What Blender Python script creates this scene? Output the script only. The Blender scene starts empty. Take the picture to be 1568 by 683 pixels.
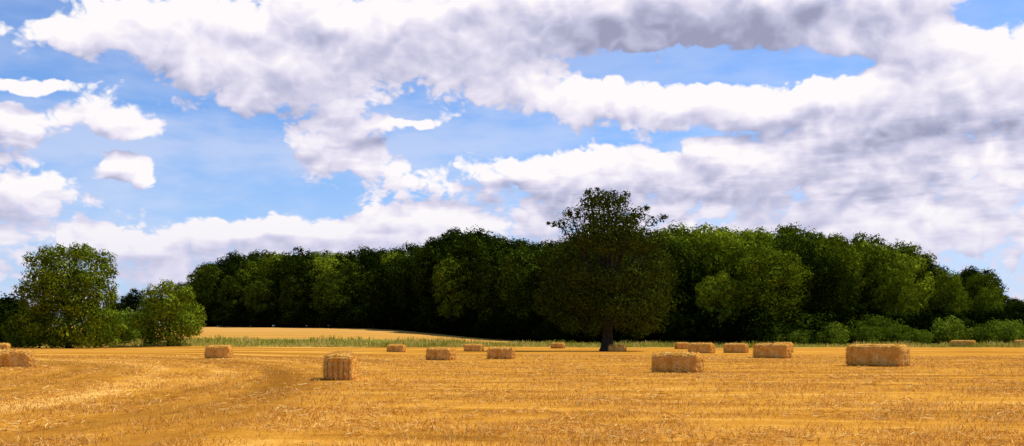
import bpy, math, random
import numpy as np
from mathutils import Vector
random.seed(3); rng=np.random.default_rng(7)
scene=bpy.context.scene
F=1525.0; CX=784.0; HY=517.0; H=1.6
def wx(px,D): return (px-CX)/F*D
def wz(py,D): return H+(HY-py)/F*D
def sst(a,b,x):
    t=np.clip((x-a)/(b-a),0,1); return t*t*(3-2*t)
def ground_z(x,y):
    x=np.asarray(x,float); y=np.asarray(y,float)
    f=1-0.86*sst(-45,20,x)
    prof=np.interp(y,[150,172,195,310,420,3000],[0,0.5,1.5,5.0,6.5,12.0])
    roll=0.06*np.sin(x*0.11+1)*np.sin(y*0.09)+0.04*np.sin(x*0.23+y*0.17)
    return f*prof+roll*sst(8,40,y)
def gz(x,y): return float(ground_z(x,y))

# ---------------------------------------------------------------- node helpers
class NT:
    def __init__(s,tree): s.t=tree
    def n(s,typ,**kw):
        nd=s.t.nodes.new(typ)
        for k,v in kw.items(): setattr(nd,k,v)
        return nd
    def put(s,sock,v):
        if isinstance(v,bpy.types.NodeSocket): s.t.links.new(v,sock)
        elif v is not None: sock.default_value=v
    def m(s,op,a,b=None,c=None,clamp=False):
        nd=s.n('ShaderNodeMath',operation=op,use_clamp=clamp)
        s.put(nd.inputs[0],a)
        if b is not None: s.put(nd.inputs[1],b)
        if c is not None: s.put(nd.inputs[2],c)
        return nd.outputs[0]
    def v(s,op,a,b=None,c=None,out=0):
        nd=s.n('ShaderNodeVectorMath',operation=op)
        s.put(nd.inputs[0],a)
        if b is not None: s.put(nd.inputs[1],b)
        if c is not None: s.put(nd.inputs[2],c)
        return nd.outputs[out]
    def comb(s,x,y,z=0.0):
        nd=s.n('ShaderNodeCombineXYZ'); s.put(nd.inputs[0],x); s.put(nd.inputs[1],y); s.put(nd.inputs[2],z); return nd.outputs[0]
    def noise(s,vec,scale,detail=4,rough=0.5,dist=0.0,out=0):
        nd=s.n('ShaderNodeTexNoise'); s.put(nd.inputs['Vector'],vec)
        nd.inputs['Scale'].default_value=scale; nd.inputs['Detail'].default_value=detail
        nd.inputs['Roughness'].default_value=rough; nd.inputs['Distortion'].default_value=dist
        return nd.outputs[out]
    def mr(s,v,a,b,c=0.0,d=1.0,interp='SMOOTHSTEP'):
        nd=s.n('ShaderNodeMapRange',interpolation_type=interp)
        s.put(nd.inputs[0],v)
        for i,q in enumerate((a,b,c,d)): nd.inputs[i+1].default_value=q
        return nd.outputs[0]
    def mix(s,f,a,b,blend='MIX'):
        nd=s.n('ShaderNodeMix',data_type='RGBA',blend_type=blend)
        s.put(nd.inputs[0],f)
        for i,q in ((6,a),(7,b)):
            if isinstance(q,tuple): nd.inputs[i].default_value=(q[0],q[1],q[2],1)
            else: s.t.links.new(q,nd.inputs[i])
        return nd.outputs[2]
    def ramp(s,f,stops):
        nd=s.n('ShaderNodeValToRGB'); s.put(nd.inputs[0],f)
        el=nd.color_ramp.elements
        while len(el)<len(stops): el.new(0.5)
        for e,(p,c) in zip(el,stops): e.position=p; e.color=(c[0],c[1],c[2],1)
        return nd.outputs[0]
def new_mat(name):
    m=bpy.data.materials.new(name); m.use_nodes=True; m.node_tree.nodes.clear()
    return m,NT(m.node_tree)
def finish(nt,shader):
    o=nt.n('ShaderNodeOutputMaterial'); nt.t.links.new(shader,o.inputs['Surface'])
def diffuse(nt,col,normal=None,rough=0.0):
    b=nt.n('ShaderNodeBsdfDiffuse'); nt.put(b.inputs[0],col if not isinstance(col,tuple) else (*col,1)); b.inputs[1].default_value=rough
    if normal is not None: nt.t.links.new(normal,b.inputs['Normal'])
    return b.outputs[0]
def blade_shader(nt,col,tfac=0.3,tcol=None):
    d=diffuse(nt,col); t=nt.n('ShaderNodeBsdfTranslucent'); nt.put(t.inputs[0],tcol if tcol is not None else col)
    mx=nt.n('ShaderNodeMixShader'); mx.inputs[0].default_value=tfac
    nt.t.links.new(d,mx.inputs[1]); nt.t.links.new(t.outputs[0],mx.inputs[2]); return mx.outputs[0]

def leaf_mat(name,dark,mid,light,tf=0.3):
    m,nt=new_mat(name)
    geo=nt.n('ShaderNodeNewGeometry'); oi=nt.n('ShaderNodeObjectInfo'); tc=nt.n('ShaderNodeTexCoord')
    big=nt.noise(tc.outputs['Object'],0.4,2,0.5)
    v=nt.m('MULTIPLY_ADD',geo.outputs['Random Per Island'],0.45,nt.m('MULTIPLY',big,0.55))
    v=nt.m('ADD',v,nt.m('MULTIPLY_ADD',oi.outputs['Random'],0.40,-0.20),clamp=True)
    c=nt.ramp(v,[(0.2,dark),(0.5,mid),(0.85,light)])
    finish(nt,blade_shader(nt,c,tf,nt.mix(0.5,c,(light[0]*1.3,light[1]*1.3,light[2]*0.5))))
    return m
M_leafA=leaf_mat('broadleaf_foliage',(0.018,0.030,0.002),(0.092,0.132,0.006),(0.32,0.37,0.02),0.12)
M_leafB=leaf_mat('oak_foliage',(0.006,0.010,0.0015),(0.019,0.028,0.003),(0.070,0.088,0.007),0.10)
M_leafC=leaf_mat('hedge_foliage',(0.034,0.055,0.004),(0.10,0.150,0.010),(0.22,0.27,0.025),0.22)
M_leafD=leaf_mat('dark_wood_foliage',(0.004,0.008,0.001),(0.018,0.030,0.002),(0.090,0.122,0.008),0.08)  # darker copy of the wood's leaves: shade of the left wood put into colour
M_leafE=leaf_mat('understorey_foliage_painted_shade',(0.003,0.006,0.001),(0.008,0.014,0.001),(0.020,0.03,0.003),0.08)  # shade at the foot of the wood painted in as near-black leaf colour
m,nt=new_mat('bark'); tc=nt.n('ShaderNodeTexCoord')
c=nt.ramp(nt.noise(nt.v('MULTIPLY',tc.outputs['Object'],(1,1,0.25)),5,5,0.6),[(0.3,(0.02,0.015,0.01)),(0.7,(0.075,0.06,0.04))])
finish(nt,diffuse(nt,c)); M_bark=m

# ---------------------------------------------------------------- mesh helpers
def mesh_from(name,V,Q,mats,mi=None,smooth=False):
    me=bpy.data.meshes.new(name); V=np.asarray(V,np.float32); Q=np.asarray(Q,np.int32)
    me.vertices.add(len(V)); me.vertices.foreach_set('co',V.ravel())
    me.loops.add(Q.size); me.loops.foreach_set('vertex_index',Q.ravel())
    me.polygons.add(len(Q)); me.polygons.foreach_set('loop_start',np.arange(0,Q.size,4,dtype=np.int32))
    me.polygons.foreach_set('loop_total',np.full(len(Q),4,np.int32))
    for mt in mats: me.materials.append(mt)
    if mi is not None: me.polygons.foreach_set('material_index',np.asarray(mi,np.int32))
    if smooth: me.polygons.foreach_set('use_smooth',np.ones(len(Q),bool))
    me.update(calc_edges=True); me.validate(); return me
def add_obj(name,me,loc=(0,0,0),rz=0,sc=(1,1,1),parent=None):
    o=bpy.data.objects.new(name,me); scene.collection.objects.link(o)
    o.location=loc; o.rotation_euler=(0,0,rz); o.scale=sc
    if parent: o.parent=parent
    return o
def empty(name):
    e=bpy.data.objects.new(name,None); scene.collection.objects.link(e); return e
def unit(a): return a/np.maximum(np.linalg.norm(a,axis=-1,keepdims=True),1e-9)
def leaf_quads(C,N,size,r=rng):
    n=len(C); R=r.normal(size=(n,3)); U=unit(np.cross(N,R)); W=np.cross(N,U)
    s=size[:,None]*r.uniform(0.6,1.2,(n,1)); a=U*s; b=W*s*0.62
    V=np.stack([C-a,C-b*1.0+a*0.15,C+a,C+b+a*0.15],1).reshape(-1,3)
    return V,np.arange(4*n).reshape(-1,4)
def tube(path,rad,k=8):
    V=[];Q=[]
    path=[Vector(p) for p in path]
    for i,p in enumerate(path):
        d=(path[min(i+1,len(path)-1)]-path[max(i-1,0)]).normalized()
        a=d.cross(Vector((0.13,1,0.07))).normalized(); b=d.cross(a)
        for j in range(k):
            t=2*math.pi*j/k; q=p+(a*math.cos(t)+b*math.sin(t))*rad[i]*(1+0.12*math.sin(3*t+i))
            V.append(tuple(q))
    for i in range(len(path)-1):
        for j in range(k):
            Q.append((i*k+j,i*k+(j+1)%k,(i+1)*k+(j+1)%k,(i+1)*k+j))
    return V,Q
def build_tree(name,lobes,trunk_h,trunk_r,leafsize,per_area,leafmat,seed,limbs=8,inner=0.2,jit=0.42,gapt=-2.0):
    r=np.random.default_rng(seed); L=np.array(lobes,float)
    Cs=[];Ns=[];Ss=[]
    for (x,y,z,rr,fl) in L:
        n=int(per_area*4*math.pi*rr*rr)
        d=unit(r.normal(size=(n,3)))
        ph=r.uniform(0,6.28,6)
        bump=1+0.15*np.sin(d[:,0]*6+ph[0])*np.sin(d[:,1]*6+ph[1])+0.13*np.sin(d[:,2]*8+ph[2]+d[:,0]*5)+0.09*np.sin(d[:,1]*14+ph[3])*np.sin(d[:,2]*13+ph[4])
        ins=r.random(n)<inner
        rad=rr*bump*np.where(ins,r.uniform(0.35,0.85,n),r.uniform(0.86,1.1,n))
        P=d*rad[:,None]; P[:,2]*=fl
        gap=np.sin(P[:,0]*2.1+ph[3])+np.sin(P[:,1]*2.3+ph[4])+np.sin(P[:,2]*2.6+ph[5])
        k=(gap>gapt)|ins
        Cs.append((P+np.array([x,y,z]))[k]); Ns.append(unit(d+r.normal(size=d.shape)*jit)[k]); Ss.append(np.where(ins,leafsize*2.0,leafsize)[k])
    C=np.concatenate(Cs);N=np.concatenate(Ns);Sz=np.concatenate(Ss)
    depth=np.zeros(len(C),int)
    for (x,y,z,rr,fl) in L:
        q=(C-np.array([x,y,z]))/np.array([rr,rr,rr*fl])
        depth+=(np.sum(q*q,1)<0.4)
    keep=((depth<1)|(r.random(len(C))<0.12)|(Sz>leafsize*1.5)&(r.random(len(C))<0.4))&(C[:,2]>0.15)
    C=C[keep];N=N[keep];Sz=Sz[keep]
    V,Q=leaf_quads(C,N,Sz,r)
    mi=[0]*len(Q); V=list(map(tuple,V)) ; Q=Q.tolist()
    zt=L[:,2].max()
    pts=[(0,0,-0.4),(0.05,0,0.5),(0.1,0.05,trunk_h*0.5),(0,0.1,trunk_h),(0.2,0,trunk_h+(zt-trunk_h)*0.5),(0.1,0.1,zt)]
    rd=[trunk_r*1.9,trunk_r*1.2,trunk_r,trunk_r*0.85,trunk_r*0.5,0.06]
    tv,tq=tube(pts,rd,10); o=len(V); V+=tv; Q+=[[a+o for a in q] for q in tq]; mi+=[1]*len(tq)
    idx=r.permutation(len(L))[:limbs] if limbs<len(L) else range(len(L))
    for i in idx:
        x,y,z,rr,fl=L[i]; z0=min(max(trunk_h*0.9,z*0.45),z-0.3)
        if z0<0.3: continue
        mid=(x*0.5+r.uniform(-.4,.4),y*0.5+r.uniform(-.4,.4),z0+(z-z0)*0.4)
        tv,tq=tube([(0,0,z0),mid,(x*0.9,y*0.9,z)],[trunk_r*0.42,trunk_r*0.26,0.04],6)
        o=len(V); V+=tv; Q+=[[a+o for a in q] for q in tq]; mi+=[1]*len(tq)
    return mesh_from(name,V,Q,[leafmat,M_bark],mi)
def generic_lobes(seed,h,rx,zbase,n,rl=(1.3,2.6),core=4):
    r=np.random.default_rng(seed); out=[]
    cz=(h+zbase)/2; rz=(h-zbase)/2
    for i in range(n):
        t=(i+0.5)/n; zz=1-2*t; ph=i*2.39996+r.uniform(-.4,.4)
        rad=math.sqrt(max(0,1-zz*zz)); rad=rad**0.8
        rr=r.uniform(*rl)
        x=math.cos(ph)*rad*(rx-rr*0.75)*r.uniform(0.75,1.15); y=math.sin(ph)*rad*(rx-rr*0.75)*r.uniform(0.75,1.15)
        z=cz+zz*(rz-rr*0.8)*r.uniform(0.88,1.0)
        out.append((x,y,z,rr,r.uniform(0.7,0.95)))
    for i in range(core): out.append((r.uniform(-1,1)*rx*.15,r.uniform(-1,1)*rx*.15,cz+r.uniform(-.5,.4)*rz,rx*0.5,0.9))
    return out

# ---------------------------------------------------------------- terrain
TCX,TCY,TS=-56.0,22.0,0.72
def field_material(name):
    m,nt=new_mat(name); tc=nt.n('ShaderNodeTexCoord'); P=tc.outputs['Object']
    sp=nt.n('ShaderNodeSeparateXYZ'); nt.t.links.new(P,sp.inputs[0]); x,y=sp.outputs[0],sp.outputs[1]
    wob=nt.noise(P,0.03,2,0.5); wobs=nt.m('MULTIPLY_ADD',wob,6.0,-3.0)
    sR=nt.m('ADD',nt.m('MULTIPLY_ADD',x,0.10,y),wobs)
    vR=nt.comb(nt.m('MULTIPLY',x,0.045),nt.m('MULTIPLY',sR,0.5))
    dx=nt.m('ADD',x,-TCX); dy=nt.m('MULTIPLY',nt.m('ADD',y,-TCY),TS)
    rr=nt.m('SQRT',nt.m('ADD',nt.m('MULTIPLY',dx,dx),nt.m('MULTIPLY',dy,dy)))
    an=nt.m('ARCTAN2',dy,dx)
    vL=nt.comb(nt.m('MULTIPLY',an,2.0),nt.m('MULTIPLY',rr,0.5))
    nR=nt.noise(vR,1.1,5,0.62); nL=nt.noise(vL,1.1,5,0.62)
    mask=nt.mr(nt.m('ADD',nt.m('MULTIPLY_ADD',y,0.10,x),wobs),-7.0,2.0)
    im=nt.m('SUBTRACT',1.0,mask)
    s=nt.m('ADD',nt.m('MULTIPLY',nR,mask),nt.m('MULTIPLY',nL,im))
    ph=nt.m('FLOORED_MODULO',rr,9.0)
    wl=nt.m('ABSOLUTE',nt.m('SUBTRACT',nt.m('ABSOLUTE',nt.m('SUBTRACT',ph,4.5)),1.0))
    brk=nt.mr(nt.noise(P,0.12,3,0.6),0.35,0.6,0.3,1.0)
    tr=nt.m('MULTIPLY',nt.m('MULTIPLY',nt.mr(wl,0.05,0.8,1.0,0.0),im),brk)
    swath=nt.m('MULTIPLY',nt.m('MULTIPLY',nt.m('SINE',nt.m('MULTIPLY_ADD',rr,0.698,2.2)),0.13),im)
    fine=nt.noise(P,7.0,4,0.7); med=nt.noise(P,0.9,4,0.65); big=nt.noise(P,0.05,3,0.5)
    v=nt.m('MULTIPLY_ADD',s,1.3,nt.m('MULTIPLY_ADD',fine,0.42,nt.m('MULTIPLY_ADD',med,0.46,nt.m('MULTIPLY_ADD',big,0.35,-0.80))))
    v=nt.m('ADD',v,swath)
    c=nt.ramp(v,[(0.22,(0.28,0.108,0.012)),(0.42,(0.51,0.215,0.024)),(0.60,(0.64,0.295,0.040)),(0.82,(0.82,0.47,0.115))])
    c=nt.mix(nt.m('MULTIPLY',tr,0.6),c,(0.25,0.10,0.015))
    bh=nt.m('MULTIPLY_ADD',fine,0.6,s)
    bp=nt.n('ShaderNodeBump'); bp.inputs['Strength'].default_value=0.6; bp.inputs['Distance'].default_value=0.12; nt.t.links.new(bh,bp.inputs['Height'])
    w2=nt.m('MULTIPLY_ADD',nt.noise(P,0.12,3),5.0,-2.5)
    yy=nt.m('ADD',y,w2)
    g=nt.m('MULTIPLY',nt.mr(yy,157,160),nt.mr(yy,188,197,1.0,0.0))
    gr=nt.mr(x,-8,12); g2=nt.m('MULTIPLY',nt.mr(yy,157,160),gr)
    g=nt.m('MAXIMUM',g,g2)
    gcol=nt.mix(nt.mr(nt.noise(P,0.25,5,0.65),0.35,0.65),(0.19,0.20,0.025),(0.50,0.38,0.09))
    c2=nt.mix(nt.mr(y,195,320),(0.55,0.28,0.055),(0.66,0.36,0.10))
    c=nt.mix(nt.m('MULTIPLY',nt.mr(y,160,200),0.7),c,c2)
    c=nt.mix(g,c,gcol)
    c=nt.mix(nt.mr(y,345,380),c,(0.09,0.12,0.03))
    finish(nt,diffuse(nt,c,bp.outputs[0])); return m
M_field=field_material('stubble_field')
def axis(fine,step,limit,grow=1.18):
    a=list(np.arange(-fine,fine+0.01,step)); s=step
    while a[-1]<limit: s*=grow; a.append(a[-1]+s)
    lo=[-v for v in a if v>fine]; return np.array(sorted(lo)+a)
xs=axis(130,2.5,3500); ys=axis(240,2.5,3500)+160
X,Y=np.meshgrid(xs,ys); Z=ground_z(X,Y); nx=len(xs); ny=len(ys)
V=np.stack([X.ravel(),Y.ravel(),Z.ravel()],1)
i=np.arange(ny-1)[:,None]*nx+np.arange(nx-1)[None]; Q=np.stack([i,i+1,i+1+nx,i+nx],-1).reshape(-1,4)
add_obj('stubble_field_ground',mesh_from('ground',V,Q,[M_field],smooth=True))

# ---------------------------------------------------------------- stubble
def straw_mat(name,a,b,c,tf=0.25):
    m,nt=new_mat(name); g=nt.n('ShaderNodeNewGeometry')
    col=nt.ramp(g.outputs['Random Per Island'],[(0.0,a),(0.6,b),(1.0,c)])
    finish(nt,blade_shader(nt,col,tf)); return m
M_straw=straw_mat('cut_straw',(0.38,0.15,0.018),(0.68,0.34,0.056),(0.90,0.64,0.24),0.25)
def patch(x,y):
    return (np.sin(x*0.9+1.3*np.sin(y*0.5))+np.sin(y*0.7+x*0.35+2)+np.sin(x*2.3-y*1.7)+np.sin(x*0.21+y*1.9))/4
def ontrack(x,y):
    r_=np.sqrt((x-TCX)**2+((y-TCY)*TS)**2); p=np.mod(r_,9.0)
    return (np.abs(np.abs(p-4.5)-1.0)<0.4)&(x+0.1*y<-3)
def blades(P,hgt,wid,lean,r):
    n=len(P); t=r.uniform(0,6.283,n); a=np.stack([np.cos(t),np.sin(t),np.zeros(n)],1)*wid[:,None]*0.5
    l=np.stack([r.normal(0,1,n)*lean*hgt,r.normal(0,1,n)*lean*hgt,hgt],1)
    V=np.stack([P-a,P+a,P+l+a*0.7,P+l-a*0.7],1).reshape(-1,3)
    return V,np.arange(4*n).reshape(-1,4)
n=330000
D=9+(90-9)*rng.random(n)**1.9; X=rng.uniform(-0.64,0.64,n)*D
k=(rng.random(n)<np.clip(0.45+0.85*patch(X,D),0.06,1))&(~ontrack(X,D)|(rng.random(n)<0.3)); D=D[k];X=X[k]; n=len(D)
P=np.stack([X,D,ground_z(X,D)-0.01],1)
hh=rng.uniform(0.03,0.11,n); ww=rng.uniform(0.004,0.010,n)*(0.7+D/25)
V1,Q1=blades(P,hh,ww,0.6,rng)
n2=70000; D=9+(90-9)*rng.random(n2)**1.7; X=rng.uniform(-0.64,0.64,n2)*D
k=(patch(X*1.3+5,D*0.8)>0.0)&~ontrack(X,D); D=D[k];X=X[k]; n2=len(D)
C=np.stack([X,D,ground_z(X,D)+rng.uniform(0.01,0.07,n2)],1); t=rng.uniform(0,6.283,n2)
u=np.stack([np.cos(t),np.sin(t),rng.normal(0,0.2,n2)],1)*rng.uniform(0.03,0.14,n2)[:,None]
w=np.stack([-np.sin(t),np.cos(t),rng.normal(0,0.5,n2)],1)*(0.0035*(0.7+D/18))[:,None]
V2=np.stack([C-u-w,C+u-w,C+u+w,C-u+w],1).reshape(-1,3)
add_obj('stubble',mesh_from('stubble',np.concatenate([V1,V2]),np.concatenate([Q1,np.arange(4*n2).reshape(-1,4)+len(V1)]),[M_straw]))

# ---------------------------------------------------------------- field margin grass
m,nt=new_mat('margin_grass'); g=nt.n('ShaderNodeNewGeometry'); tc=nt.n('ShaderNodeTexCoord')
f=nt.m('MULTIPLY_ADD',g.outputs['Random Per Island'],0.40,nt.m('MULTIPLY_ADD',nt.noise(tc.outputs['Object'],0.14,4,0.65),1.3,-0.32))
c=nt.ramp(f,[(0.25,(0.16,0.18,0.014)),(0.50,(0.38,0.33,0.04)),(0.78,(0.74,0.50,0.16))])
finish(nt,blade_shader(nt,c,0.35)); M_grass=m
n=60000; X=rng.uniform(-135,135,n); Yg=rng.uniform(0,1,n)
edge=158+2.0*np.sin(X*0.05)+0.9*np.sin(X*0.31)+0.5*np.sin(X*1.1)
Yg=edge+Yg**1.3*32
hh=rng.uniform(0.2,0.85,n)*(0.75+0.9*patch(X*0.35,Yg*0.4))*np.clip((Yg-edge)/5+0.4,0.4,1)
P=np.stack([X,Yg,ground_z(X,Yg)-0.02],1)
V,Q=blades(P,hh,rng.uniform(0.05,0.14,n),0.25,rng)
add_obj('margin_grass',mesh_from('margin_grass',V,Q,[M_grass]))

# ---------------------------------------------------------------- bales
m,nt=new_mat('straw_bale'); tc=nt.n('ShaderNodeTexCoord'); P=tc.outputs['Object']
a=nt.noise(nt.v('MULTIPLY',P,(4.0,7.0,9.0)),2.2,5,0.7); b=nt.noise(P,2.0,4,0.6); fl=nt.noise(nt.v('MULTIPLY',P,(5.5,0.6,0.6)),1.0,2,0.5)
v=nt.m('MULTIPLY_ADD',a,0.65,nt.m('MULTIPLY_ADD',b,0.45,nt.m('MULTIPLY_ADD',fl,0.2,-0.13)))
c=nt.ramp(v,[(0.3,(0.34,0.130,0.013)),(0.5,(0.74,0.355,0.052)),(0.72,(0.93,0.66,0.22))])
bp=nt.n('ShaderNodeBump'); bp.inputs['Strength'].default_value=0.9; bp.inputs['Distance'].default_value=0.06; nt.t.links.new(a,bp.inputs['Height'])
finish(nt,diffuse(nt,c,bp.outputs[0])); M_bale=m
m,nt=new_mat('baler_twine'); finish(nt,diffuse(nt,(0.30,0.17,0.06))); M_twine=m
def bale_mesh(L,W,Hh,seed):
    r=np.random.default_rng(seed); nxs,nys,nzs=34,16,14
    def face(o,u,v,nu,nv):
        U,Vv=np.meshgrid(np.linspace(0,1,nu+1),np.linspace(0,1,nv+1))
        P=np.array(o)+U[...,None]*np.array(u)+Vv[...,None]*np.array(v)
        i=np.arange(nv)[:,None]*(nu+1)+np.arange(nu)[None]
        return P.reshape(-1,3),np.stack([i,i+1,i+nu+2,i+nu+1],-1).reshape(-1,4)
    fs=[face((-1,-1,-1),(2,0,0),(0,0,2),nxs,nzs),face((1,1,-1),(-2,0,0),(0,0,2),nxs,nzs),
        face((1,-1,-1),(0,2,0),(0,0,2),nys,nzs),face((-1,1,-1),(0,-2,0),(0,0,2),nys,nzs),
        face((-1,-1,1),(2,0,0),(0,2,0),nxs,nys),face((-1,1,-1),(2,0,0),(0,-2,0),nxs,nys)]
    V=[];Q=[];o=0
    for p,q in fs: V.append(p);Q.append(q+o);o+=len(p)
    V=np.concatenate(V);Q=np.concatenate(Q)
    S=np.array([L/2,W/2,Hh/2]); P=V*S; rd=0.17
    inner=np.clip(P,-(S-rd),(S-rd)); d=P-inner; P=inner+unit(d)*rd*(np.linalg.norm(d,axis=1,keepdims=True)>1e-6)
    n=unit(np.where(np.abs(V)>0.999,V,0)+1e-6*V)
    ph=r.uniform(0,6,8); k=P
    nz=0.014*np.sin(k[:,0]*14+ph[0]+np.sin(k[:,2]*4+ph[1]))+0.028*np.sin(k[:,1]*9+k[:,2]*7+ph[2])*np.sin(k[:,0]*5+ph[3])+0.018*np.sin(k[:,0]*31+k[:,2]*23+ph[4])+0.015*np.sin(k[:,2]*37+k[:,1]*29+k[:,0]*11+ph[5])
    P=P+n*nz[:,None]
    for q in np.linspace(-0.75,0.75,5):
        g=np.exp(-((P[:,1]/(W/2)-q)/0.07)**2)*(np.abs(V[:,1])<0.999)
        P-=n*(0.03*g)[:,None]
    P[:,2]*=1-0.05*(np.abs(P[:,0])/(L/2))**3; P[:,2]+=Hh/2-0.02
    P[:,2]+=0.08*(np.clip(P[:,2]/Hh,0,1))**2*(1-np.clip(np.abs(V[:,1]),0,1)**2)
    mi=[0]*len(Q); VV=list(map(tuple,P));QQ=Q.tolist()
    for q in np.linspace(-0.75,0.75,5):
        y=q*W/2; l=L/2+0.008;h0=0.02;h1=Hh+0.02
        tv,tq=tube([(-l,y,h0),(-l,y,h1*0.5),(-l+0.1,y,h1-0.06),(0,y,h1),(l-0.1,y,h1-0.06),(l,y,h1*0.5),(l,y,h0)],[0.012]*7,5)
        o=len(VV);VV+=tv;QQ+=[[a+o for a in t] for t in tq];mi+=[1]*len(tq)
    ns=4200; idx=r.integers(0,len(P),ns); base=P[idx]+r.normal(0,0.03,(ns,3)); nn=n[idx]
    dirn=unit(nn*0.6+r.normal(size=(ns,3))*0.8); ln=r.uniform(0.03,0.13,(ns,1))
    sd=unit(np.cross(dirn,r.normal(size=(ns,3))))*0.007
    SV=np.stack([base-sd,base+sd,base+dirn*ln+sd*0.6,base+dirn*ln-sd*0.6],1).reshape(-1,3)
    SQ=(np.arange(4*ns).reshape(-1,4)+len(VV)).tolist(); VV+=list(map(tuple,SV));QQ+=SQ;mi+=[2]*ns
    return mesh_from('straw_bale',VV,QQ,[M_bale,M_twine,M_straw],mi,smooth=True)
bales=[(319,352,531,549,6,1),(654,696,534,551,9,1),(748,788,534,550,5,1),(710,741,528,538,5,1),(593,621,529,539,5,1),
 (848,861,527,534,3,1),(997,1078,541,569,12,1),(1053,1095,527,541,7,1),(1108,1146,527,540,5,1),(1153,1212,528,548,9,1),
 (1186,1213,526,540,4,1),(1034,1055,525,534,4,-1),(1296,1391,532,562,14,1),(1456,1493,523,532,5,1),(1554,1585,521,532,4,1),
 (2,36,541,565,7,1),(-15,13,527,541,4,1),(934,956,529,538,4,1)]
W0=1.15
for j,(x0,x1,yt,yb,e,sd) in enumerate(bales):
    D=F*H/(yb-HY); tw=(x1-x0)*D/F; hh=max(0.75,min(1.15,(yb-yt)*D/F*1.06))
    s=W0; em=e*D/F; ph=math.asin(min(0.8,em/s)); L=max(1.9,(tw-em)/math.cos(ph))
    xc=wx((x0+x1)/2,D); va=math.atan2(xc,D)
    th=-(va+ph) if sd>0 else -(va-ph)
    yc=D+s*0.5
    xc*=yc/D
    add_obj('straw_bale',bale_mesh(L,s,hh,j),(xc,yc,gz(xc,yc)-0.01),th)
D=F*H/(581-HY); me=bale_mesh(2.3,1.08,0.97,99)
xc=wx(522,D+1.1); add_obj('straw_bale',me,(xc,D+1.15,gz(xc,D+1.1)-0.01),math.radians(90)+math.atan2(-xc,D)-math.radians(6))

# ---------------------------------------------------------------- trees
D=122; r=np.random.default_rng(5); k=D/F
raw=[(925,304,18),(900,310,15),(950,308,16),(880,325,14),(975,328,15),(862,344,11),(1000,336,10),(910,335,26),(950,338,26),
(885,362,26),(925,370,32),(968,365,28),(1003,375,18),(858,388,20),(1010,405,24),(838,412,16),(870,420,30),(915,420,36),(965,420,34),
(1005,440,28),(845,445,24),(880,460,32),(930,458,36),(980,462,34),(1020,465,18),(835,470,18),(860,484,20),(905,490,20),(960,488,22),(1000,490,20),(825,455,12),(848,343,6),(1014,333,7),(915,294,10),(940,294,8),(840,338,3.5),(990,318,6),(1021,330,4),(868,326,7),(902,292,7),(958,298,7),(826,400,7),(1028,425,9)]
lob=[]
for (px,py,pr) in raw:
    rr=pr*k; w=max(0,1-((px-928)/105.0)**2)**0.5*7.5*min(1,(py-270)/120+0.2)
    lob.append(((px-930)*k,r.uniform(-0.5,0.5)*w,(537-py)*k,rr,0.9))
    if pr>14:
        for sgn in(-1,1): lob.append(((px-930)*k*0.8,sgn*w*0.7+r.uniform(-.5,.5),(537-py)*k-r.uniform(0,1.2),rr*0.8,0.85))
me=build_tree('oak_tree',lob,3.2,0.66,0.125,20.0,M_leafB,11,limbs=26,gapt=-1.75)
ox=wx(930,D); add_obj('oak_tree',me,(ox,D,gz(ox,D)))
D=150;k=D/F; r=np.random.default_rng(8)
raw=[(80,388,16),(105,386,15),(130,384,16),(153,394,17),(57,396,16),(165,412,14),(70,425,26),(110,418,30),(150,430,24),(168,452,14),(48,445,20),(85,460,30),(130,460,30),
(160,482,22),(48,480,22),(75,500,28),(120,500,30),(150,508,20),(40,505,18),(90,376,8),(125,374,7),(176,440,8),(20,515,14),(30,490,14),(100,440,26),(60,518,18),(100,518,18),(145,520,14),(180,500,12),(175,520,10),(10,500,12)]
lob=[]
for (px,py,pr) in raw:
    w=max(0,1-((px-105)/85.0)**2)**0.5*6*min(1,(py-360)/60+.3)
    lob.append(((px-105)*k,r.uniform(-.6,.6)*w,(530-py)*k,pr*k,0.9))
    if pr>13:
        for sg in (-1,1): lob.append(((px-105)*k*0.88,sg*w*0.6,(530-py)*k,pr*k*0.85,0.9))
me=build_tree('field_maple_tree',lob,2.0,0.35,0.15,17.0,M_leafA,12,limbs=14,gapt=-1.4,jit=0.32)
x=wx(105,D); add_obj('field_maple_tree',me,(x,D,gz(x,D)))
D=158;k=D/F
raw=[(262,442,14),(240,452,16),(285,452,16),(225,470,16),(262,470,26),(295,478,14),(215,492,16),(245,495,24),(285,498,22),(300,505,12),(230,515,16),(265,515,20),(190,515,12)]
lob=[]
for px,py,pr in raw:
    for q in range(2): lob.append(((px-258)*k*(1-0.1*q),r.uniform(-2.5,2.5),(530-py)*k,pr*k,0.9))
me=build_tree('hawthorn_bush',lob,1.0,0.2,0.15,17,M_leafA,13,limbs=6,gapt=-1.8,jit=0.35)
x=wx(258,D); add_obj('hawthorn_bush',me,(x,D,gz(x,D)))

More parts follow.
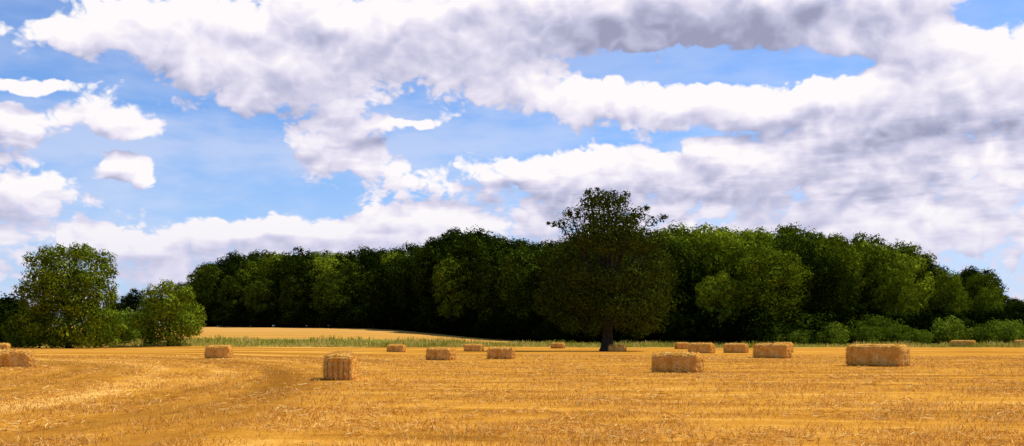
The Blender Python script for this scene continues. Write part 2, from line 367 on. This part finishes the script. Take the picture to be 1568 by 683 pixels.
var=[]
for s in range(6):
    lb=generic_lobes(100+s,20,[6.2,5.4,6.8,5.8,6.4,5.0][s],[2.5,1.5,2.5,1.5,3.0,2.0][s],[40,34,46,38,42,32][s],(0.8,2.5))
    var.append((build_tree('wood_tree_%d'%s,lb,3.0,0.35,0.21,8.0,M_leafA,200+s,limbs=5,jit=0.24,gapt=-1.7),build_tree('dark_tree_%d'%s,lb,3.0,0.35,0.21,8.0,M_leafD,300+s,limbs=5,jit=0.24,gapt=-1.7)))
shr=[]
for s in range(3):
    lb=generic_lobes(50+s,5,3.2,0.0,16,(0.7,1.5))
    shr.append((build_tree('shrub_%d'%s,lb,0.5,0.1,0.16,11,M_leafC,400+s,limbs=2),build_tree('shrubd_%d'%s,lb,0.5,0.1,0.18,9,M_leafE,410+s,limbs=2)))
wood=empty('woodland')
sil=[(300,425),(315,402),(340,388),(400,382),(450,376),(500,382),(560,380),(620,374),(660,371),(700,350),(740,348),(780,363),(820,369),(860,360),(960,344),(1050,343),(1100,341),(1150,346),(1200,343),(1260,345),(1300,355),(1350,363),(1390,378),(1420,400),(1450,405),(1490,405),(1520,425),(1545,454),(1600,462)]
dist=[(300,318),(600,285),(800,235),(900,208),(1050,188),(1300,186),(1600,196)]
sx,sy=zip(*sil); dx_,dy_=zip(*dist)
R=random.Random(4)
def put(px,D,top,dark,hmin=4):
    x=wx(px,D); g=gz(x,D); h=max(wz(top,D)-g,hmin)
    s=h/19.6; me=var[R.randrange(6)][1 if dark else 0]; w=max(s,0.62)*R.uniform(0.8,1.12)
    add_obj('wood_tree',me,(x,D,g-0.2),R.uniform(0,6.28),(w,w,s),wood)
for row in range(5):
    px=308+R.uniform(0,8) + row*4
    while px<1640:
        Dm=float(np.interp(px,dx_,dy_)); D=Dm+row*8+R.uniform(-3,3)
        top=float(np.interp(px,sx,sy))+ {0:36,1:12,2:2,3:1,4:3}[row]*(1 if px>320 else 0.4)+R.uniform(-6,9)
        if row==0 and px>1030: top+=R.choice([0,0,15,35])
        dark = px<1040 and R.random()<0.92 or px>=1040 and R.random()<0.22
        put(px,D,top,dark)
        px+=F/D*(R.uniform(8.5,13) if row==0 else R.uniform(6.5,9.0))
for off,st in ((-5,3.6),(4,3.4),(36,4.0)):
    px=308
    while px<1600:
        Dm=float(np.interp(px,dx_,dy_))+off+R.uniform(-1.5,1.5); x=wx(px,Dm); g=gz(x,Dm)
        lightish=px>1180 and off<0
        big=R.uniform(0.8,1.6) if off<0 else R.uniform(1.3,1.7)
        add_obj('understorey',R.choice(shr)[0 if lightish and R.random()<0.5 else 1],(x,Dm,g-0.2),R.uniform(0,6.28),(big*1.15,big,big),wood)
        px+=F/Dm*st*R.uniform(0.75,1.2)
hd=empty('hedge')
px=1225
while px<1640:
    Dm=178+R.uniform(-2,2); x=wx(px,Dm); s=R.uniform(0.4,1.15)
    add_obj('hedge_shrub',R.choice(shr)[0],(x,Dm,gz(x,Dm)-0.2),R.uniform(0,6.28),(s*1.2,s,s),hd); px+=F/Dm*R.uniform(2.6,6.5)
hl=empty('hedgerow')
for px,Dm,tp in [(-20,190,450),(5,185,446),(25,200,452),(45,190,470),(185,175,470),(200,185,480),(170,180,488),(150,200,480),(215,200,472),(290,235,470),(15,160,500),(-10,160,505),(30,155,512),(60,165,505),(175,165,512),(195,168,505),(90,175,500)]:
    x=wx(px,Dm);g=gz(x,Dm);h=wz(tp,Dm)-g
    s=h/5; add_obj('hedge_shrub',R.choice(shr)[0 if px>100 else 1],(x,Dm,g-0.2),R.uniform(0,6.28),(max(s,0.7),max(s,.7),s),hl)
dt=empty('distant_trees')
for px,Dm,tp in [(208,520,438),(196,540,447),(285,420,428),(230,600,455),(170,600,458),(250,620,452),(140,640,456),(110,640,455),(30,640,458),(70,640,457),(0,640,455),(-40,640,452),(275,440,438),(1560,420,455),(1590,420,452),(1620,420,450),(180,640,460),(265,640,460)]:
    x=wx(px,Dm);g=gz(x,Dm);h=wz(tp,Dm)-g; s=h/20
    add_obj('distant_tree',R.choice(var)[1],(x,Dm,g-0.3),R.uniform(0,6.28),(s*1.1,s*1.1,s),dt)

# ---------------------------------------------------------------- sun & sky
S=Vector((0.68,0.22,1.0)).normalized()
ld=bpy.data.lights.new('sun','SUN'); ld.energy=5.0; ld.angle=math.radians(0.5); ld.color=(1.0,0.95,0.85)
lo=bpy.data.objects.new('sun',ld); scene.collection.objects.link(lo); lo.rotation_euler=S.to_track_quat('Z','Y').to_euler(); lo.location=(0,0,60)
w=bpy.data.worlds.new('World'); scene.world=w; w.use_nodes=True; w.node_tree.nodes.clear(); nt=NT(w.node_tree)
w.cycles.sampling_method='MANUAL'; w.cycles.sample_map_resolution=256
def azel(nt,Dv):
    sp=nt.n('ShaderNodeSeparateXYZ'); nt.t.links.new(Dv,sp.inputs[0])
    az=nt.m('ARCTAN2',sp.outputs[0],sp.outputs[1]); el=nt.m('MULTIPLY',nt.m('ARCSINE',sp.outputs[2]),15.25)
    return nt.comb(nt.m('MULTIPLY',az,15.25),el),el,sp.outputs[1]
def toAE(px,py):
    az=math.atan((px-CX)/F); te=(HY-py)/F*math.cos(az); return az*15.25,math.atan(te)*15.25
def blobsum(nt,A,L):
    acc=None
    for (px,py,rx,ry,wt) in L:
        cx,cy=toAE(px,py); a,b=100/rx,100/ry
        q=nt.v('MULTIPLY_ADD',A,(a,b,0),(-cx*a,-cy*b,0))
        r2=nt.v('DOT_PRODUCT',q,q,out=1)
        acc=nt.m('MULTIPLY_ADD',nt.m('POWER',0.45,r2),wt,acc if acc is not None else 0.0)
    return acc
grp=bpy.data.node_groups.new('cloud_density','ShaderNodeTree')
grp.interface.new_socket('Dir',in_out='INPUT',socket_type='NodeSocketVector')
grp.interface.new_socket('Density',in_out='OUTPUT',socket_type='NodeSocketFloat')
grp.interface.new_socket('Soft',in_out='OUTPUT',socket_type='NodeSocketFloat')
gt=NT(grp); gi=gt.n('NodeGroupInput'); go=gt.n('NodeGroupOutput'); Dv=gi.outputs[0]
A,EL,DY=azel(gt,Dv)
Ds=gt.v('MULTIPLY',Dv,(1.0,1.0,1.35))
wn=gt.noise(Ds,17,3,0.55,out=1); warp=gt.v('MULTIPLY_ADD',wn,(0.95,0.8,0.0),(-0.475,-0.4,0))
Aw=gt.v('ADD',A,warp)
blobs=[
(420,125,130,60,1.0),(500,240,105,40,1.0),(330,120,70,40,.5),(540,110,90,60,.5),(560,190,50,30,.3),
(30,192,54,28,1.75),(185,182,78,32,1.9),(198,258,50,24,1.9),(45,290,80,22,1.4),(5,240,42,16,1.0),(55,132,75,12,1.4),
(150,62,210,34,1.3),(240,15,150,26,.9),(850,20,350,60,.95),(1180,40,280,60,.9),(740,120,110,46,.7),(900,150,110,36,.8),(1100,165,160,22,1.05),
(1330,145,160,46,.85),(1500,140,130,66,.85),(1420,60,120,50,.7),(870,262,190,36,1.0),(1130,255,190,42,.9),(1460,262,150,38,.85),(640,190,60,13,1.1),(670,335,90,25,.6),
(480,30,150,40,.6),(620,60,120,50,.6),(250,365,290,34,.75),(1300,350,400,35,.6),(420,345,160,20,.4),
(150,210,200,100,-.95),(330,265,60,42,-.6),(360,305,160,12,-.5),(740,212,120,22,-1.0),(620,158,34,20,-.6),(1030,100,118,18,-1.45),(1270,104,60,13,-1.25),
(1510,16,50,18,-.8),(30,4,70,14,-1.2),(1040,212,90,7,-.4)]
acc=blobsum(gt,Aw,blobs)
gw=gt.v('MULTIPLY_ADD',wn,(0.035,0.035,0.035),Ds)
def bil(sc,dt=0):
    return gt.m('ABSOLUTE',gt.m('SUBTRACT',gt.noise(gw,sc,dt,0.5),0.5))
b1=bil(20); b2=bil(46); b3=bil(100,1)
bb=gt.m('MULTIPLY_ADD',b1,1.7,gt.m('MULTIPLY',b2,1.35))
base=gt.m('ADD',acc,gt.mr(EL,0.5,3.5,0.10,-0.48)); base=gt.m('ADD',base,gt.mr(EL,5.4,7.5,0.0,-0.9)); base=gt.m('ADD',base,gt.mr(DY,-0.3,0.3,-0.35,0.0))  # clouds thinned overhead and behind camera, out of view, to dim tree fronts
n1=gt.noise(Ds,9,3,0.5)
soft=gt.m('ADD',base,gt.m('MULTIPLY_ADD',gt.m('SUBTRACT',n1,0.5),1.2,gt.m('MULTIPLY_ADD',bb,0.7,-0.25)))
nf=gt.noise(Ds,50,5,0.58)
full=gt.m('ADD',soft,gt.m('MULTIPLY_ADD',nf,0.65,gt.m('MULTIPLY_ADD',b3,0.8,-0.40)))
gt.t.links.new(full,go.inputs[0]); gt.t.links.new(soft,go.inputs[1])
tc=nt.n('ShaderNodeTexCoord'); dirv=nt.v('NORMALIZE',tc.outputs['Generated'])
def dens(v):
    g=nt.n('ShaderNodeGroup'); g.node_tree=grp; nt.t.links.new(v,g.inputs[0]); return g.outputs
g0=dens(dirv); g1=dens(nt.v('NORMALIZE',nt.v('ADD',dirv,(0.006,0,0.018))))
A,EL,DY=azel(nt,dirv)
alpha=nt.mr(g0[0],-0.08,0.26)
lit=nt.m('MULTIPLY_ADD',nt.m('SUBTRACT',g0[1],g1[1]),0.60,0.80)
lit=nt.m('ADD',lit,nt.m('MULTIPLY',nt.m('SUBTRACT',g0[0],g0[1]),0.28))
lit=nt.m('SUBTRACT',lit,nt.mr(g0[1],0.35,1.6,0.0,0.20))
# flat-based layers further off: soft grey-lavender streaks low down
lowst=nt.m('MULTIPLY',nt.mr(nt.noise(nt.v('MULTIPLY',dirv,(1,1,5)),9,4,0.55),0.42,0.62,0.0,0.30),nt.mr(EL,2.6,3.6,1.0,0.15))
lit=nt.m('SUBTRACT',lit,lowst)
grey=blobsum(nt,nt.v('ADD',A,nt.v('MULTIPLY_ADD',nt.noise(dirv,16,3,0.55,out=1),(1.4,0.9,0),(-0.7,-0.45,0))),[(1120,48,240,42,.56),(900,30,160,30,.30),(700,90,110,40,.22),(1440,208,150,22,.42),(420,185,140,20,.30),(560,225,60,18,.22),(760,300,90,14,.2),(1290,235,60,12,.25),(480,50,120,25,.20),(1250,20,150,30,.22),(1000,300,150,12,.16),(190,205,70,10,.22),(40,212,50,10,.22)])
lit=nt.m('SUBTRACT',lit,grey,clamp=True)
ccol=nt.ramp(lit,[(0.0,(0.34,0.35,0.50)),(0.35,(0.56,0.56,0.74)),(0.65,(0.82,0.78,0.91)),(0.92,(1.0,0.965,0.985))])
haze=nt.mr(EL,0.3,2.3,0.6,0.0)
ccol=nt.mix(haze,ccol,(0.66,0.66,0.84))
sky=nt.n('ShaderNodeTexSky',sky_type='NISHITA'); sky.sun_disc=False; sky.sun_elevation=math.asin(S.z); sky.sun_rotation=math.atan2(S.x,S.y)
sky.air_density=1.0; sky.dust_density=0.5; sky.ozone_density=2.0
skc=nt.mix(1.0,sky.outputs[0],(0.092,0.122,0.168),'MULTIPLY')
skc=nt.mix(nt.mr(EL,0.0,3.6,0.6,0.0),skc,(0.48,0.61,0.90))
veil=nt.m('MULTIPLY',nt.mr(nt.noise(nt.v('MULTIPLY',dirv,(1,1,3.5)),7,4,0.55),0.36,0.66,0.0,0.55),nt.mr(EL,2.2,5.5,1.0,0.25))
skc=nt.mix(veil,skc,(0.72,0.76,0.93))
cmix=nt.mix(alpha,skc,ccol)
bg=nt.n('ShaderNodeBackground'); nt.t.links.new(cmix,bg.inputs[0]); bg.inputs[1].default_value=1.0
wo=nt.n('ShaderNodeOutputWorld'); nt.t.links.new(bg.outputs[0],wo.inputs[0])

# ---------------------------------------------------------------- camera
cd=bpy.data.cameras.new('camera'); cd.sensor_width=36; cd.lens=F/1568*36; cd.shift_y=(HY-341.5)/1568; cd.clip_end=8000; cd.clip_start=0.1
co=bpy.data.objects.new('camera',cd); scene.collection.objects.link(co); co.location=(0,0,H); co.rotation_euler=(math.pi/2,0,0); scene.camera=co
scene.view_settings.view_transform='Standard'
try: scene.view_settings.look='None'
except: pass
scene.view_settings.exposure=0
